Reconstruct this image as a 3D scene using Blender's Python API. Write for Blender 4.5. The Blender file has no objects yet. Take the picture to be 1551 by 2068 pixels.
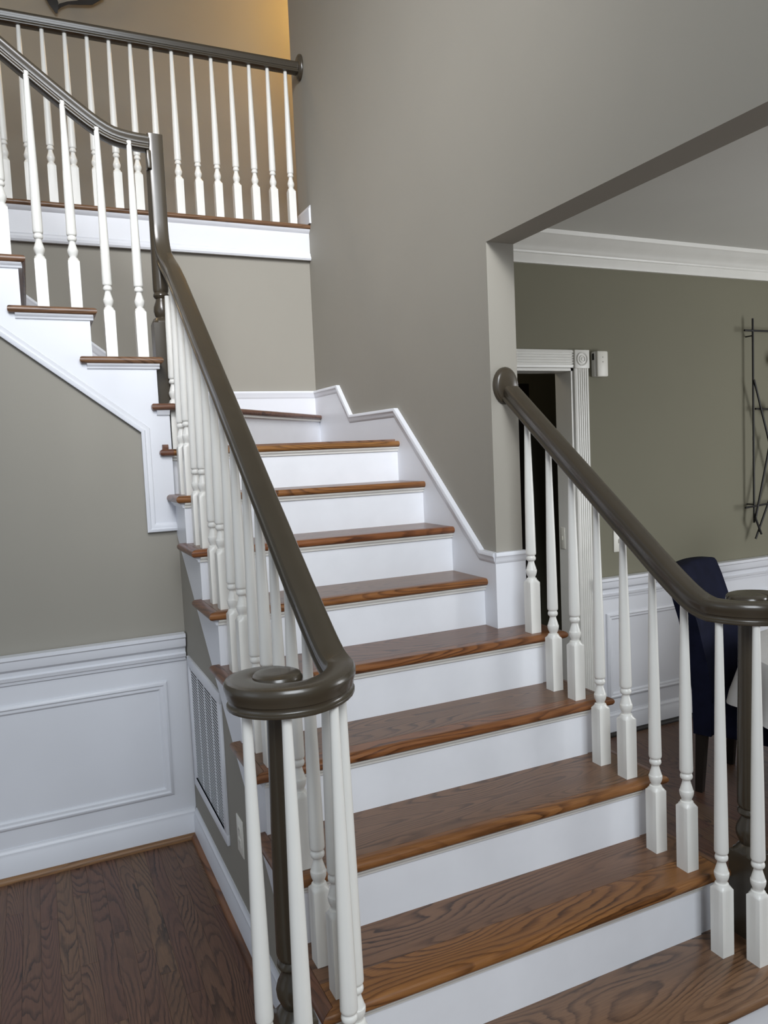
import bpy, bmesh, math, random
from mathutils import Vector, Matrix
random.seed(7)
S = bpy.context.scene
COL = S.collection

# ------------------------------------------------------------------ camera
CAM = Vector((-0.54664, -1.35345, 1.65248))
RT = Vector((0.90687208, -0.41908611, -0.04415735))
UP = Vector((0.07188564, 0.05059743, 0.99612868))
FW = Vector((0.41522944, 0.90653557, -0.07601167))
cd = bpy.data.cameras.new('camera'); cam = bpy.data.objects.new('camera', cd); COL.objects.link(cam)
m = Matrix((RT, UP, -FW)).transposed().to_4x4(); m.translation = CAM
cam.matrix_world = m
cd.sensor_fit = 'VERTICAL'; cd.sensor_height = 36.0; cd.lens = 1547.67 / 2068 * 36.0
cd.clip_start = 0.05
S.camera = cam
# ------------------------------------------------------------------ world, lights, exposure
w = bpy.data.worlds.new('daylight'); S.world = w; w.use_nodes = True
bg = w.node_tree.nodes['Background']; bg.inputs[0].default_value = (0.80, 0.88, 1.0, 1); bg.inputs[1].default_value = 0.27
def area(name, loc, target, sx, sy, power, color):
    l = bpy.data.lights.new(name, 'AREA'); l.shape = 'RECTANGLE'; l.size = sx; l.size_y = sy; l.energy = power; l.color = color
    o = bpy.data.objects.new(name, l); COL.objects.link(o); o.location = loc
    o.rotation_euler = (Vector(target) - Vector(loc)).to_track_quat('-Z', 'Y').to_euler()
    return o
area('upper_foyer_window_light', (-0.3, -3.6, 3.9), (0.4, 2.0, 1.6), 2.2, 1.8, 106, (0.89, 0.945, 1.0))
sw = area('stair_window_light', (-0.9, -1.5, 4.8), (1.15, 3.1, 2.35), 1.2, 1.4, 14.8, (0.97, 0.97, 1.0)); sw.data.spread = math.radians(50)
area('side_window_light', (-3.6, -0.6, 1.9), (0.5, 1.2, 0.9), 1.8, 1.9, 6, (0.72, 0.85, 1.0))
def point(name, loc, power, color, r=0.12):
    l = bpy.data.lights.new(name, 'POINT'); l.energy = power; l.color = color; l.shadow_soft_size = r
    o = bpy.data.objects.new(name, l); COL.objects.link(o); o.location = loc
point('upper_hall_lamp_light', (2.0, 3.8, 5.05), 30, (1.0, 0.60, 0.20))
point('upper_hall_ceiling_light', (-1.6, 3.75, 5.1), 14, (1.0, 0.72, 0.40))
point('passage_fill_light', (1.7, 2.45, 2.35), 1.2, (1.0, 0.85, 0.65))  # added fill to lift the black doorway; no lamp known there
area('dining_window_light', (4.7, -0.6, 1.5), (2.6, 1.4, 1.7), 1.6, 1.7, 58, (0.95, 0.97, 1.0))
S.view_settings.view_transform = 'Standard'; S.view_settings.look = 'None'
S.view_settings.gamma = 1.0; S.view_settings.use_curve_mapping = False
S.view_settings.exposure = 0.68

# ------------------------------------------------------------------ constants (metres)
h = 0.19; r = 0.24868; n = 0.0277
xR = 1.0703; xW = 1.082; xT = 1.205          # skirt face, wall face, wall back
xRO = 1.235; xRN = 1.263                     # right stringer face, right nosing end
yW = 1.9577; yB = 3.1268; yD = 1.9387; yE = 1.1672; zf = 0.03
zH = 2.434; zTop = 5.4; x12 = -0.2863; r2 = 0.2452
XL = 0.037; XR = 1.1495                      # baluster lines
SQ = 0.0432; BA = 0.0387; BB = 0.1628        # baluster base and places on a tread
nL = 0.034
TH = 0.028                                   # tread thickness
def rx(k): return x12 - (k - 12) * r2        # upper flight riser
def ry(k): return (k - 1) * r                # lower flight riser

# ------------------------------------------------------------------ materials
def s2l(c): return tuple(((v / 255) / 12.92 if v / 255 <= 0.04045 else ((v / 255 + 0.055) / 1.055) ** 2.4) for v in c) + (1,)
class NT:
    def __init__(s, name):
        s.m = bpy.data.materials.new(name); s.m.use_nodes = True; s.t = s.m.node_tree; s.b = s.t.nodes['Principled BSDF']
    def n(s, typ, **kw):
        x = s.t.nodes.new(typ)
        for k, v in kw.items(): setattr(x, k, v)
        return x
    def l(s, a, b): s.t.links.new(a, b)
    def math(s, op, a, b=None, c=None):
        x = s.n('ShaderNodeMath', operation=op)
        for i, v in enumerate((a, b, c)):
            if v is None: continue
            if isinstance(v, (int, float)): x.inputs[i].default_value = v
            else: s.l(v, x.inputs[i])
        return x.outputs[0]
def paint(name, rgb, rough=0.5, var=0.03, scale=3.0, bump=0.0, coat=0.0, spec=0.5):
    t = NT(name); tc = t.n('ShaderNodeTexCoord'); no = t.n('ShaderNodeTexNoise'); no.inputs['Scale'].default_value = scale; no.inputs['Detail'].default_value = 3
    t.l(tc.outputs['Object'], no.inputs['Vector'])
    cr = t.n('ShaderNodeValToRGB'); c = s2l(rgb)
    cr.color_ramp.elements[0].position = 0.3; cr.color_ramp.elements[1].position = 0.7
    cr.color_ramp.elements[0].color = tuple(v * (1 - var) for v in c[:3]) + (1,)
    cr.color_ramp.elements[1].color = tuple(min(1, v * (1 + var)) for v in c[:3]) + (1,)
    t.l(no.outputs['Fac'], cr.inputs[0]); t.l(cr.outputs[0], t.b.inputs['Base Color'])
    t.b.inputs['Roughness'].default_value = rough; t.b.inputs['Coat Weight'].default_value = coat; t.b.inputs['Coat Roughness'].default_value = 0.12
    t.b.inputs['Specular IOR Level'].default_value = spec
    if bump:
        n2 = t.n('ShaderNodeTexNoise'); n2.inputs['Scale'].default_value = 260; n2.inputs['Detail'].default_value = 2
        t.l(tc.outputs['Object'], n2.inputs['Vector'])
        bp = t.n('ShaderNodeBump'); bp.inputs['Strength'].default_value = bump; bp.inputs['Distance'].default_value = 0.002
        t.l(n2.outputs['Fac'], bp.inputs['Height']); t.l(bp.outputs[0], t.b.inputs['Normal'])
    return t.m
def wood(name, axis, dark, mid, light, rough=0.32, bands=9.0, var=0.25, along=1.1):
    t = NT(name); tc = t.n('ShaderNodeTexCoord'); oi = t.n('ShaderNodeObjectInfo')
    off = t.n('ShaderNodeCombineXYZ'); rnd = t.math('MULTIPLY', oi.outputs['Random'], 37.0)
    for i in range(3): t.l(rnd, off.inputs[i])
    add = t.n('ShaderNodeVectorMath', operation='ADD'); t.l(tc.outputs['Object'], add.inputs[0]); t.l(off.outputs[0], add.inputs[1])
    def mapped(along, across):
        mp = t.n('ShaderNodeMapping'); sc = [across] * 3; sc[axis] = along; mp.inputs['Scale'].default_value = sc
        t.l(add.outputs[0], mp.inputs['Vector']); return mp.outputs[0]
    n1 = t.n('ShaderNodeTexNoise'); n1.inputs['Scale'].default_value = 1; n1.inputs['Detail'].default_value = 1.0; n1.inputs['Roughness'].default_value = 0.4; n1.inputs['Distortion'].default_value = 0.15
    t.l(mapped(along, 6.0), n1.inputs['Vector'])
    n4 = t.n('ShaderNodeTexNoise'); n4.inputs['Scale'].default_value = 1; n4.inputs['Detail'].default_value = 2
    t.l(mapped(16, 70), n4.inputs['Vector'])
    con = t.math('MULTIPLY_ADD', n4.outputs['Fac'], 0.020, n1.outputs['Fac'])
    ring = t.math('FRACT', t.math('MULTIPLY', con, bands * 3.2))
    early = t.math('SMOOTH_MIN', t.math('MULTIPLY', ring, 2.6), 1.0, 0.25)
    edge = t.math('MULTIPLY', t.math('SUBTRACT', 1.0, ring), 9.0)
    ring = t.math('MINIMUM', early, t.math('MINIMUM', edge, 1.0))
    n2 = t.n('ShaderNodeTexNoise'); n2.inputs['Scale'].default_value = 1; n2.inputs['Detail'].default_value = 3
    t.l(mapped(14, 420), n2.inputs['Vector'])
    n3 = t.n('ShaderNodeTexNoise'); n3.inputs['Scale'].default_value = 1; n3.inputs['Detail'].default_value = 2
    t.l(mapped(2.2, 9), n3.inputs['Vector'])
    n5 = t.n('ShaderNodeTexNoise'); n5.inputs['Scale'].default_value = 1; n5.inputs['Detail'].default_value = 2
    t.l(mapped(5, 26), n5.inputs['Vector'])
    depth = t.math('MULTIPLY', t.math('MULTIPLY_ADD', n3.outputs['Fac'], 1.9, -0.25), t.math('MULTIPLY_ADD', n5.outputs['Fac'], 1.5, 0.05))
    fac = t.math('MULTIPLY', t.math('SUBTRACT', ring, 1.0), depth)
    fac = t.math('MULTIPLY_ADD', fac, 0.62, t.math('MULTIPLY_ADD', n2.outputs['Fac'], 0.55, 0.42))
    fac = t.math('MULTIPLY_ADD', n3.outputs['Fac'], 0.22, t.math('SUBTRACT', fac, 0.11))
    cr = t.n('ShaderNodeValToRGB'); e = cr.color_ramp.elements
    e[0].position = 0.15; e[0].color = s2l(dark); e[1].position = 0.95; e[1].color = s2l(light)
    x = e.new(0.62); x.color = s2l(mid)
    t.l(fac, cr.inputs[0])
    hs = t.n('ShaderNodeHueSaturation'); t.l(cr.outputs[0], hs.inputs['Color'])
    t.l(t.math('MULTIPLY_ADD', oi.outputs['Random'], var * 2, 1 - var), hs.inputs['Value'])
    t.l(t.math('MULTIPLY_ADD', oi.outputs['Random'], 0.02, 0.49), hs.inputs['Hue'])
    t.l(hs.outputs[0], t.b.inputs['Base Color'])
    t.l(t.math('MULTIPLY_ADD', n2.outputs['Fac'], 0.12, rough - 0.06), t.b.inputs['Roughness'])
    bp = t.n('ShaderNodeBump'); bp.inputs['Strength'].default_value = 0.12; bp.inputs['Distance'].default_value = 0.001
    t.l(fac, bp.inputs['Height']); t.l(bp.outputs[0], t.b.inputs['Normal'])
    return t.m
M = {}
M['wall'] = paint('wall_paint_greige', (146, 142, 132), 0.75, 0.02, 2.0, 0.05)
M['wall2'] = paint('dining_wall_paint_olive', (118, 115, 97), 0.75, 0.02, 2.0, 0.05)
M['white'] = paint('trim_paint_white', (219, 221, 226), 0.38, 0.015, 5.0)
M['riser'] = paint('riser_paint_white', (228, 230, 234), 0.36, 0.03, 7.0)
M['cream'] = paint('baluster_paint_white', (226, 225, 219), 0.34, 0.02, 9.0)
M['ceil'] = paint('ceiling_paint', (205, 204, 198), 0.8, 0.015, 2.0)
M['rail'] = paint('handrail_paint_taupe', (63, 56, 45), 0.27, 0.05, 12.0, 0.02, 0.15)
M['oakx'] = wood('stained_oak_lengthwise', 0, (52, 33, 24), (106, 75, 56), (132, 97, 73), 0.30, 9.0, 0.08)
M['oaky'] = wood('stained_oak_returns', 1, (52, 33, 24), (106, 72, 52), (132, 95, 70), 0.34, 9.0, 0.08)
M['oaknose'] = wood('stained_oak_front_boards', 0, (66, 38, 20), (122, 78, 44), (152, 104, 60), 0.30, 8.0, 0.08)
M['floor'] = wood('stained_oak_floor', 1, (40, 25, 18), (94, 67, 51), (124, 90, 68), 0.44, 13.0, 0.12, 0.75)
M['shoex'] = wood('oak_shoe_x', 0, (78, 52, 32), (122, 84, 54), (150, 108, 70), 0.5, 5.0, 0.03)
M['shoey'] = wood('oak_shoe_y', 1, (78, 52, 32), (122, 84, 54), (150, 108, 70), 0.5, 5.0, 0.03)
M['navy'] = paint('navy_velvet', (17, 20, 38), 0.9, 0.25, 14.0, 0.2, 0.0, 0.15)
M['black'] = paint('black_metal', (24, 22, 21), 0.5, 0.1, 20.0)
M['darkwood'] = paint('dark_wood', (30, 24, 20), 0.5, 0.2, 10.0)
M['cloth'] = paint('white_tablecloth', (222, 220, 218), 0.85, 0.02, 30.0, 0.15)
M['plastic'] = paint('ivory_plastic', (226, 224, 214), 0.4, 0.01, 8.0)
M['slot'] = paint('slot_dark', (35, 33, 32), 0.7, 0.05, 8.0)
M['duct_shade'] = paint('duct_shade_dark', (30, 30, 32), 0.8, 0.05, 8.0)  # dark colour stands in for shade behind the grille
M['glass'] = paint('frosted_glass', (225, 222, 212), 0.25, 0.02, 8.0)

# ------------------------------------------------------------------ mesh helpers
def mesh(name, bm, smooth=35):
    bmesh.ops.remove_doubles(bm, verts=bm.verts, dist=1e-6)
    bmesh.ops.recalc_face_normals(bm, faces=bm.faces)
    me = bpy.data.meshes.new(name); bm.to_mesh(me); bm.free()
    if smooth:
        for p in me.polygons: p.use_smooth = True
        me.set_sharp_from_angle(angle=math.radians(smooth))
    return me
def obj(name, me, mat=None, parent=None, loc=None, rotz=None):
    if isinstance(me, bmesh.types.BMesh): me = mesh(name, me)
    if mat and not me.materials: me.materials.append(M[mat])
    o = bpy.data.objects.new(name, me); COL.objects.link(o)
    if parent: o.parent = parent
    if loc: o.location = loc
    if rotz is not None: o.rotation_euler = (0, 0, rotz)
    return o
def thing(name, label, cat, loc=(0, 0, 0), rotz=0, group=None):
    o = bpy.data.objects.new(name, None); COL.objects.link(o); o.location = loc; o.rotation_euler = (0, 0, rotz)
    o.empty_display_size = 0.05
    tag(o, label, cat, group); return o
def tag(o, label, cat=None, group=None, kind=None):
    o['label'] = label
    if cat: o['category'] = cat
    if group: o['group'] = group
    if kind: o['kind'] = kind
    return o
def struct(name, bm, mat, label, cat):
    return tag(obj(name, bm, mat), label, cat, kind='structure')
def box(bm, x0, x1, y0, y1, z0, z1, bev=0.0):
    b = bmesh.new(); bmesh.ops.create_cube(b, size=1)
    for v in b.verts: v.co = Vector((x0 + (v.co.x + .5) * (x1 - x0), y0 + (v.co.y + .5) * (y1 - y0), z0 + (v.co.z + .5) * (z1 - z0)))
    if bev: bmesh.ops.bevel(b, geom=b.edges[:], offset=bev, segments=2, affect='EDGES', profile=0.5)
    merge(bm, b)
    return bm
def merge(bm, b):
    mp = {v: bm.verts.new(v.co) for v in b.verts}
    for f in b.faces:
        try: bm.faces.new([mp[v] for v in f.verts])
        except ValueError: pass
    b.free()
def boxm(x0, x1, y0, y1, z0, z1, bev=0.0): return box(bmesh.new(), x0, x1, y0, y1, z0, z1, bev)
def prism(bm, pts, axis, a0, a1):
    """polygon pts in the two other axes, extruded along axis"""
    def P(u, v, a): return {0: (a, u, v), 1: (u, a, v), 2: (u, v, a)}[axis]
    A = [bm.verts.new(P(u, v, a0)) for u, v in pts]; B = [bm.verts.new(P(u, v, a1)) for u, v in pts]
    bm.faces.new(A); bm.faces.new(B[::-1])
    for i in range(len(pts)): bm.faces.new((A[i], A[(i + 1) % len(pts)], B[(i + 1) % len(pts)], B[i]))
    return bm
def prismm(pts, axis, a0, a1): return prism(bmesh.new(), pts, axis, a0, a1)
def inset_poly(pts, ins):
    """pts counter-clockwise; move each edge inward by ins[i] (edge i -> i+1)"""
    N = len(pts); L = []
    for i in range(N):
        a = Vector(pts[i]); b = Vector(pts[(i + 1) % N]); d = (b - a).normalized(); nn = Vector((-d.y, d.x))
        L.append((a + nn * ins[i], d))
    out = []
    for i in range(N):
        p, d = L[i - 1]; q, e = L[i]; den = d.x * e.y - d.y * e.x
        if abs(den) < 1e-6: out.append(q.copy()); continue
        t = ((q.x - p.x) * e.y - (q.y - p.y) * e.x) / den; out.append(p + d * t)
    return out
def slab(bm, pts, z0, z1, rnd):
    """board with plan polygon pts (ccw), edge i rounded by rnd[i]"""
    prof = [(0.0, 1.0), (0.12, 0.42), (0.30, 0.1), (0.5, 0.0), (0.70, 0.1), (0.88, 0.42), (1.0, 1.0)]
    rings = []
    for t, k in prof:
        rings.append([bm.verts.new((p.x, p.y, z0 + (z1 - z0) * t)) for p in inset_poly(pts, [q * k for q in rnd])])
    N = len(pts)
    for a, b in zip(rings, rings[1:]):
        for i in range(N): bm.faces.new((a[i], a[(i + 1) % N], b[(i + 1) % N], b[i]))
    bm.faces.new(rings[0][::-1]); bm.faces.new(rings[-1])
    return bm
def slabm(pts, z0, z1, rnd): return slab(bmesh.new(), pts, z0, z1, rnd)
def mould(path, prof, place, closed=False, bm=None):
    """sweep profile [(across, proud)] along a mitred 2D path; across is to the left of travel; place(u,v,p)->xyz"""
    bm = bm or bmesh.new(); N = len(path); P = [Vector(p) for p in path]; rings = []
    for i in range(N):
        if closed or 0 < i < N - 1:
            d0 = (P[i] - P[i - 1]).normalized(); d1 = (P[(i + 1) % N] - P[i]).normalized()
            n0 = Vector((-d0.y, d0.x)); n1 = Vector((-d1.y, d1.x)); mm = (n0 + n1); mm = mm / max(mm.dot(n0), 1e-4)
        else:
            d = (P[1] - P[0]) if i == 0 else (P[-1] - P[-2]); d.normalize(); mm = Vector((-d.y, d.x))
        rings.append([bm.verts.new(place(*(P[i] + mm * a), pr)) for a, pr in prof])
    K = len(prof)
    for i in range(N if closed else N - 1):
        a = rings[i]; b = rings[(i + 1) % N]
        for j in range(K): bm.faces.new((a[j], a[(j + 1) % K], b[(j + 1) % K], b[j]))
    if not closed: bm.faces.new(rings[0]); bm.faces.new(rings[-1][::-1])
    return bm
def lathe(bm, prof, seg=20, cx=0, cy=0, z0=0, cap=True):
    rings = []
    for rad, z in prof:
        rings.append([bm.verts.new((cx + rad * math.cos(2 * math.pi * i / seg), cy + rad * math.sin(2 * math.pi * i / seg), z0 + z)) for i in range(seg)])
    for a, b in zip(rings, rings[1:]):
        for i in range(seg): bm.faces.new((a[i], a[(i + 1) % seg], b[(i + 1) % seg], b[i]))
    if cap: bm.faces.new(rings[0][::-1]); bm.faces.new(rings[-1])
    return bm
def squircle(s, seg=24):
    """seg points on a square outline of half-size s, matched by angle to a circle"""
    out = []
    for i in range(seg):
        a = 2 * math.pi * i / seg; c, q = math.cos(a), math.sin(a); k = s / max(abs(c), abs(q)); out.append((c * k, q * k))
    return out
def turned(bm, half, zsq, zround, prof, seg=24):
    """square block to zsq, tongue to round at zround, then lathe prof [(r,z)]"""
    sq = squircle(half, seg); dirs = [(math.cos(2 * math.pi * i / seg), math.sin(2 * math.pi * i / seg)) for i in range(seg)]
    # put true corners on the outline
    ci = [int(seg * (k / 8)) for k in (1, 3, 5, 7)]
    rings = []
    def ring(f): rings.append([bm.verts.new(f(i)) for i in range(seg)])
    def corner(i):
        x, y = sq[i]
        return (math.copysign(half, x), math.copysign(half, y)) if (i in ci or i + 1 in ci) and False else (x, y)
    b = 0.0012
    ring(lambda i: (corner(i)[0], corner(i)[1], 0)); ring(lambda i: (corner(i)[0], corner(i)[1], zsq))
    r0 = prof[0][0]
    for t in (0.35, 0.7, 1.0):
        lim = half * (1.414 - (1.414 - 0.86) * math.sin(t * math.pi / 2))
        def f(i, t=t, lim=lim):
            x, y = sq[i]; L = math.hypot(x, y); k = min(1, lim / L); z = zsq + (zround - zsq) * t
            return (x * k, y * k, z)
        ring(f)
    for rad, z in prof: ring(lambda i, rad=rad, z=z: (dirs[i][0] * rad, dirs[i][1] * rad, z))
    for a, c in zip(rings, rings[1:]):
        for i in range(seg): bm.faces.new((a[i], a[(i + 1) % seg], c[(i + 1) % seg], c[i]))
    bm.faces.new(rings[0][::-1]); bm.faces.new(rings[-1])
    return bm
_bal = {}
def baluster_mesh(H):
    key = round(H, 3)
    if key not in _bal:
        pr = [(0.0138, 0.2095), (0.0140, 0.2135), (0.0165, 0.2185), (0.0188, 0.2245), (0.0203, 0.2315), (0.0207, 0.2370), (0.0202, 0.2400), (0.0190, 0.2410), (0.0178, 0.2465), (0.0156, 0.2540), (0.0134, 0.2610), (0.0118, 0.2670),
              (0.0113, 0.2705), (0.0122, 0.2735), (0.0150, 0.2752), (0.0172, 0.2782), (0.0181, 0.2825), (0.0176, 0.2870), (0.0160, 0.2900), (0.0148, 0.2915), (0.0148, 0.2945), (0.0175, 0.2963), (0.0190, 0.2992), (0.0194, 0.304), (0.0190, 0.33), (0.0168, 0.52)]
        zt = H + 0.02
        pr += [(0.0168 - (0.0168 - 0.0098) * min(1, (q - 0.52) / max(0.2, zt - 0.52)), q) for q in (0.52 + (zt - 0.52) * 0.5, zt)]
        _bal[key] = mesh('baluster', turned(bmesh.new(), SQ / 2, 0.192, 0.207, pr), 40)
        _bal[key].materials.append(M['cream'])
    return _bal[key]
def baluster(parent, x, y, z, H, rot=0.0):
    return obj('baluster', baluster_mesh(H), None, parent, (x, y, z), rot)
RAILP = [(0.0, 0.0), (0.0235, 0.0), (0.0272, 0.0018), (0.0282, 0.005), (0.0275, 0.0085), (0.0245, 0.0100), (0.0228, 0.0125), (0.0222, 0.0175), (0.0240, 0.0215), (0.0266, 0.0228), (0.0272, 0.0275),
         (0.0288, 0.034), (0.0312, 0.040), (0.0322, 0.0465), (0.0312, 0.0530), (0.0278, 0.0580), (0.0215, 0.0602), (0.010, 0.0609), (0.0, 0.061)]
RAILH = 0.061
def rail_sweep(bm, path, sides=None, endcap=True):
    """path = centre-bottom points; profile stands on it"""
    prof = [(a, b) for a, b in RAILP] + [(-a, b) for a, b in RAILP[-2:0:-1]]
    rings = []; N = len(path); last = None
    for i in range(N):
        t = (path[min(i + 1, N - 1)] - path[max(i - 1, 0)]).normalized()
        if sides: s = sides[i]
        else:
            hz = Vector((t.x, t.y, 0))
            s = Vector((t.y, -t.x, 0)).normalized() if hz.length > 0.02 else last
        last = s; u = s.cross(t).normalized()
        rings.append([bm.verts.new(path[i] + s * a + u * b) for a, b in prof])
    K = len(prof)
    for a, b in zip(rings, rings[1:]):
        for j in range(K): bm.faces.new((a[j], a[(j + 1) % K], b[(j + 1) % K], b[j]))
    if endcap: bm.faces.new(rings[0]); bm.faces.new(rings[-1][::-1])
    return bm

# ------------------------------------------------------------------ room shell
fl = struct('floor', boxm(-4.0, 5.0, -4.0, yB, -0.12, zf - 0.012), 'floor', 'dark stained oak strip floor of foyer and dining room', 'floor')
# planks as far as they can be told apart
plank_meshes = {}
def plank(x, y0, L, wd):
    key = (round(L, 2), wd)
    if key not in plank_meshes:
        me = mesh('plank', slabm([(0, 0), (wd, 0), (wd, key[0]), (0, key[0])], -0.0118, 0, [0.0003] * 4), 30)
        me.materials.append(M['floor']); plank_meshes[key] = me
    o = obj('plank', plank_meshes[key], None, fl, (x, y0, zf))
PW = 0.0572
for x0, ncol, ya, yb in ((-1.2 - 0.0, 21, 0.15, yW), (1.27, 37, 0.25, yD)):
    for c in range(ncol):
        y = ya - random.choice((0.0, 0.12, 0.3, 0.42))
        while y < yb - 0.01:
            L = random.choice((0.45, 0.6, 0.75, 0.9, 1.1))
            if y + L > yb - 0.2: L = yb - 0.004 - y
            L = math.floor(L * 100) / 100
            plank(x0 + c * PW, y, L, PW); y += L + 0.0002
            if y > yb - 0.02: break
# right wall with the wide opening to the dining room
struct('wall_right', prismm([(-3.6, zH), (yE, zH), (yE, 0), (3.28, 0), (3.28, zTop), (-3.6, zTop)], 0, xW, xT), 'wall', 'tall greige stairwell wall with wide opening into dining room', 'wall')
struct('wall_back', boxm(-4, xW, yB, yB + 0.1, 0, 2.99), 'wall', 'greige wall behind winder steps below the balcony', 'wall')
# wall under the upper flight (faces the camera) and under the lower flight (side)
zs = lambda x: 1.775 + 0.778 * (-0.10 - x)       # under the sloping trim
struct('wall_left', prismm([(-4, 0), (0.012, 0), (0.012, 1.40), (-0.10, 1.40), (-0.10, zs(-0.10)), (-1.5, zs(-1.5)), (-4, zs(-1.5))], 1, yW, yW + 0.09), 'wall', 'greige wall with white wainscot under upper stair flight', 'wall')
zsd = lambda y: 1.365 + 0.76 * (y - 1.98)
struct('wall_side', prismm([(0.22, 0), (yW, 0), (yW, zsd(yW) + 0.03), (0.22, max(0.06, zsd(0.22) + 0.03))], 0, 0.006, 0.09), 'wall', 'greige side wall under lower flight carrying white air grille', 'wall')
struct('wall_hall', boxm(-4, 4, 4.3, 4.4, 3.0, zTop), 'wall', 'warmly lit upper hall wall beyond the balcony', 'wall')
# upper hall floor and ceiling
struct('floor_hall', boxm(-4, 4, yB - 0.01, 4.4, 2.9, 3.012), 'shoex', 'upper hall floor slab behind the balcony', 'floor')
struct('ceiling', boxm(-4, 5, -3.6, 4.4, zTop, zTop + 0.1), 'ceil', 'high ceiling over the stairwell', 'ceiling')
struct('wall_hall_right', boxm(3.6, 3.7, 3.28, 4.4, 3.0, zTop), 'wall', 'end wall of upper hall round the corner', 'wall')
struct('wall_hall_return', boxm(xT, 3.7, 3.18, 3.28, 2.9, zTop), 'wall', 'upper hall wall running right behind stairwell corner', 'wall')
# dining room
DX0, DX1 = 1.30, 2.092; DZ = 2.057
bm = bmesh.new()
prism(bm, [(xT, 0), (DX0, 0), (DX0, DZ), (DX1, DZ), (DX1, 0), (4.9, 0), (4.9, 2.7275), (xT, 2.7275)], 1, yD, yD + 0.11)
struct('wall_dining', bm, 'wall2', 'greige dining room wall with door opening and wainscot', 'wall')
struct('ceiling_dining', boxm(xT - 0.001, 4.9, -3.0, yD + 0.11, 2.7275, 2.80), 'ceil', 'flat dining room ceiling above crown moulding', 'ceiling')
struct('wall_dining_right', boxm(4.9, 5.0, -3.0, yD + 0.11, 0, 2.80), 'wall2', 'far right dining room wall', 'wall')
struct('wall_dining_front', boxm(xT, 5.0, -3.1, -3.0, 0, 2.80), 'wall2', 'front dining room wall behind the viewer', 'wall')
# dim passage behind the dining door
bm = bmesh.new(); box(bm, xT, 3.3, 3.1, 3.2, 0, 2.6); box(bm, 3.3, 3.4, yD + 0.11, 3.2, 0, 2.6); box(bm, xT, 3.4, yD + 0.11, 3.2, 2.5, 2.6)
struct('wall_passage', bm, 'wall2', 'dark passage behind the dining room door opening', 'wall')

# ------------------------------------------------------------------ left wainscot trim
fy = lambda off: (lambda u, v, p: (u, yW - p - off, v))
CH = [(0, 0), (0, 0.010), (0.012, 0.012), (0.016, 0.020), (0.030, 0.024), (0.036, 0.016), (0.052, 0.018), (0.064, 0.034), (0.078, 0.038), (0.098, 0.040), (0.104, 0.046), (0.119, 0.046), (0.119, 0)]
struct('trim_1', mould([(-2.5, 0.813), (-0.0, 0.813)], CH, fy(0.0065)), 'white', 'white chair rail capping the wainscot left of the stairs', 'chair rail')
struct('trim_2', boxm(-2.5, 0.005, yW - 0.0065, yW, zf, 0.814), 'white', 'flat white wainscot backing left of the stairs', 'wainscot')
PM = [(0, 0), (0, 0.006), (0.008, 0.013), (0.014, 0.014), (0.020, 0.009), (0.030, 0.009), (0.036, 0.004), (0.036, 0)]
struct('trim_3', mould([(-0.083, 0.235), (-0.083, 0.732), (-1.15, 0.732), (-1.15, 0.235)], PM, fy(0.0065), True), 'white', 'rectangular white panel moulding on wainscot left of stairs', 'panel moulding')
BASE = [(0, 0), (0, 0.016), (0.094, 0.016), (0.100, 0.012), (0.112, 0.012), (0.118, 0.006), (0.129, 0.004), (0.129, 0)]
struct('baseboard_left', mould([(-2.5, zf), (-0.0, zf)], BASE, fy(0.0065)), 'white', 'white baseboard under the wainscot left of stairs', 'baseboard')
SHOE = [(0, 0), (0, 0.034), (0.008, 0.034), (0.016, 0.030), (0.022, 0.022), (0.022, 0)]
struct('trim_4', mould([(-2.5, zf), (-0.008, zf)], SHOE, fy(0.0065)), 'shoex', 'oak shoe moulding along wainscot baseboard', 'shoe moulding')
fx = lambda x0: (lambda u, v, p: (x0 - p, u, v))
struct('baseboard_side', mould([(yW - 0.022, zf), (0.28, zf)], [(-a, p) for a, p in BASE][::-1] if False else [(-a, p) for a, p in BASE], fx(0.006)), 'white', 'white baseboard along side wall under lower flight', 'baseboard')
struct('trim_5', mould([(yW - 0.040, zf), (0.28, zf)], [(-a, p) for a, p in SHOE], fx(0.006)), 'shoey', 'oak shoe moulding along the stair side wall', 'shoe moulding')

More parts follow.
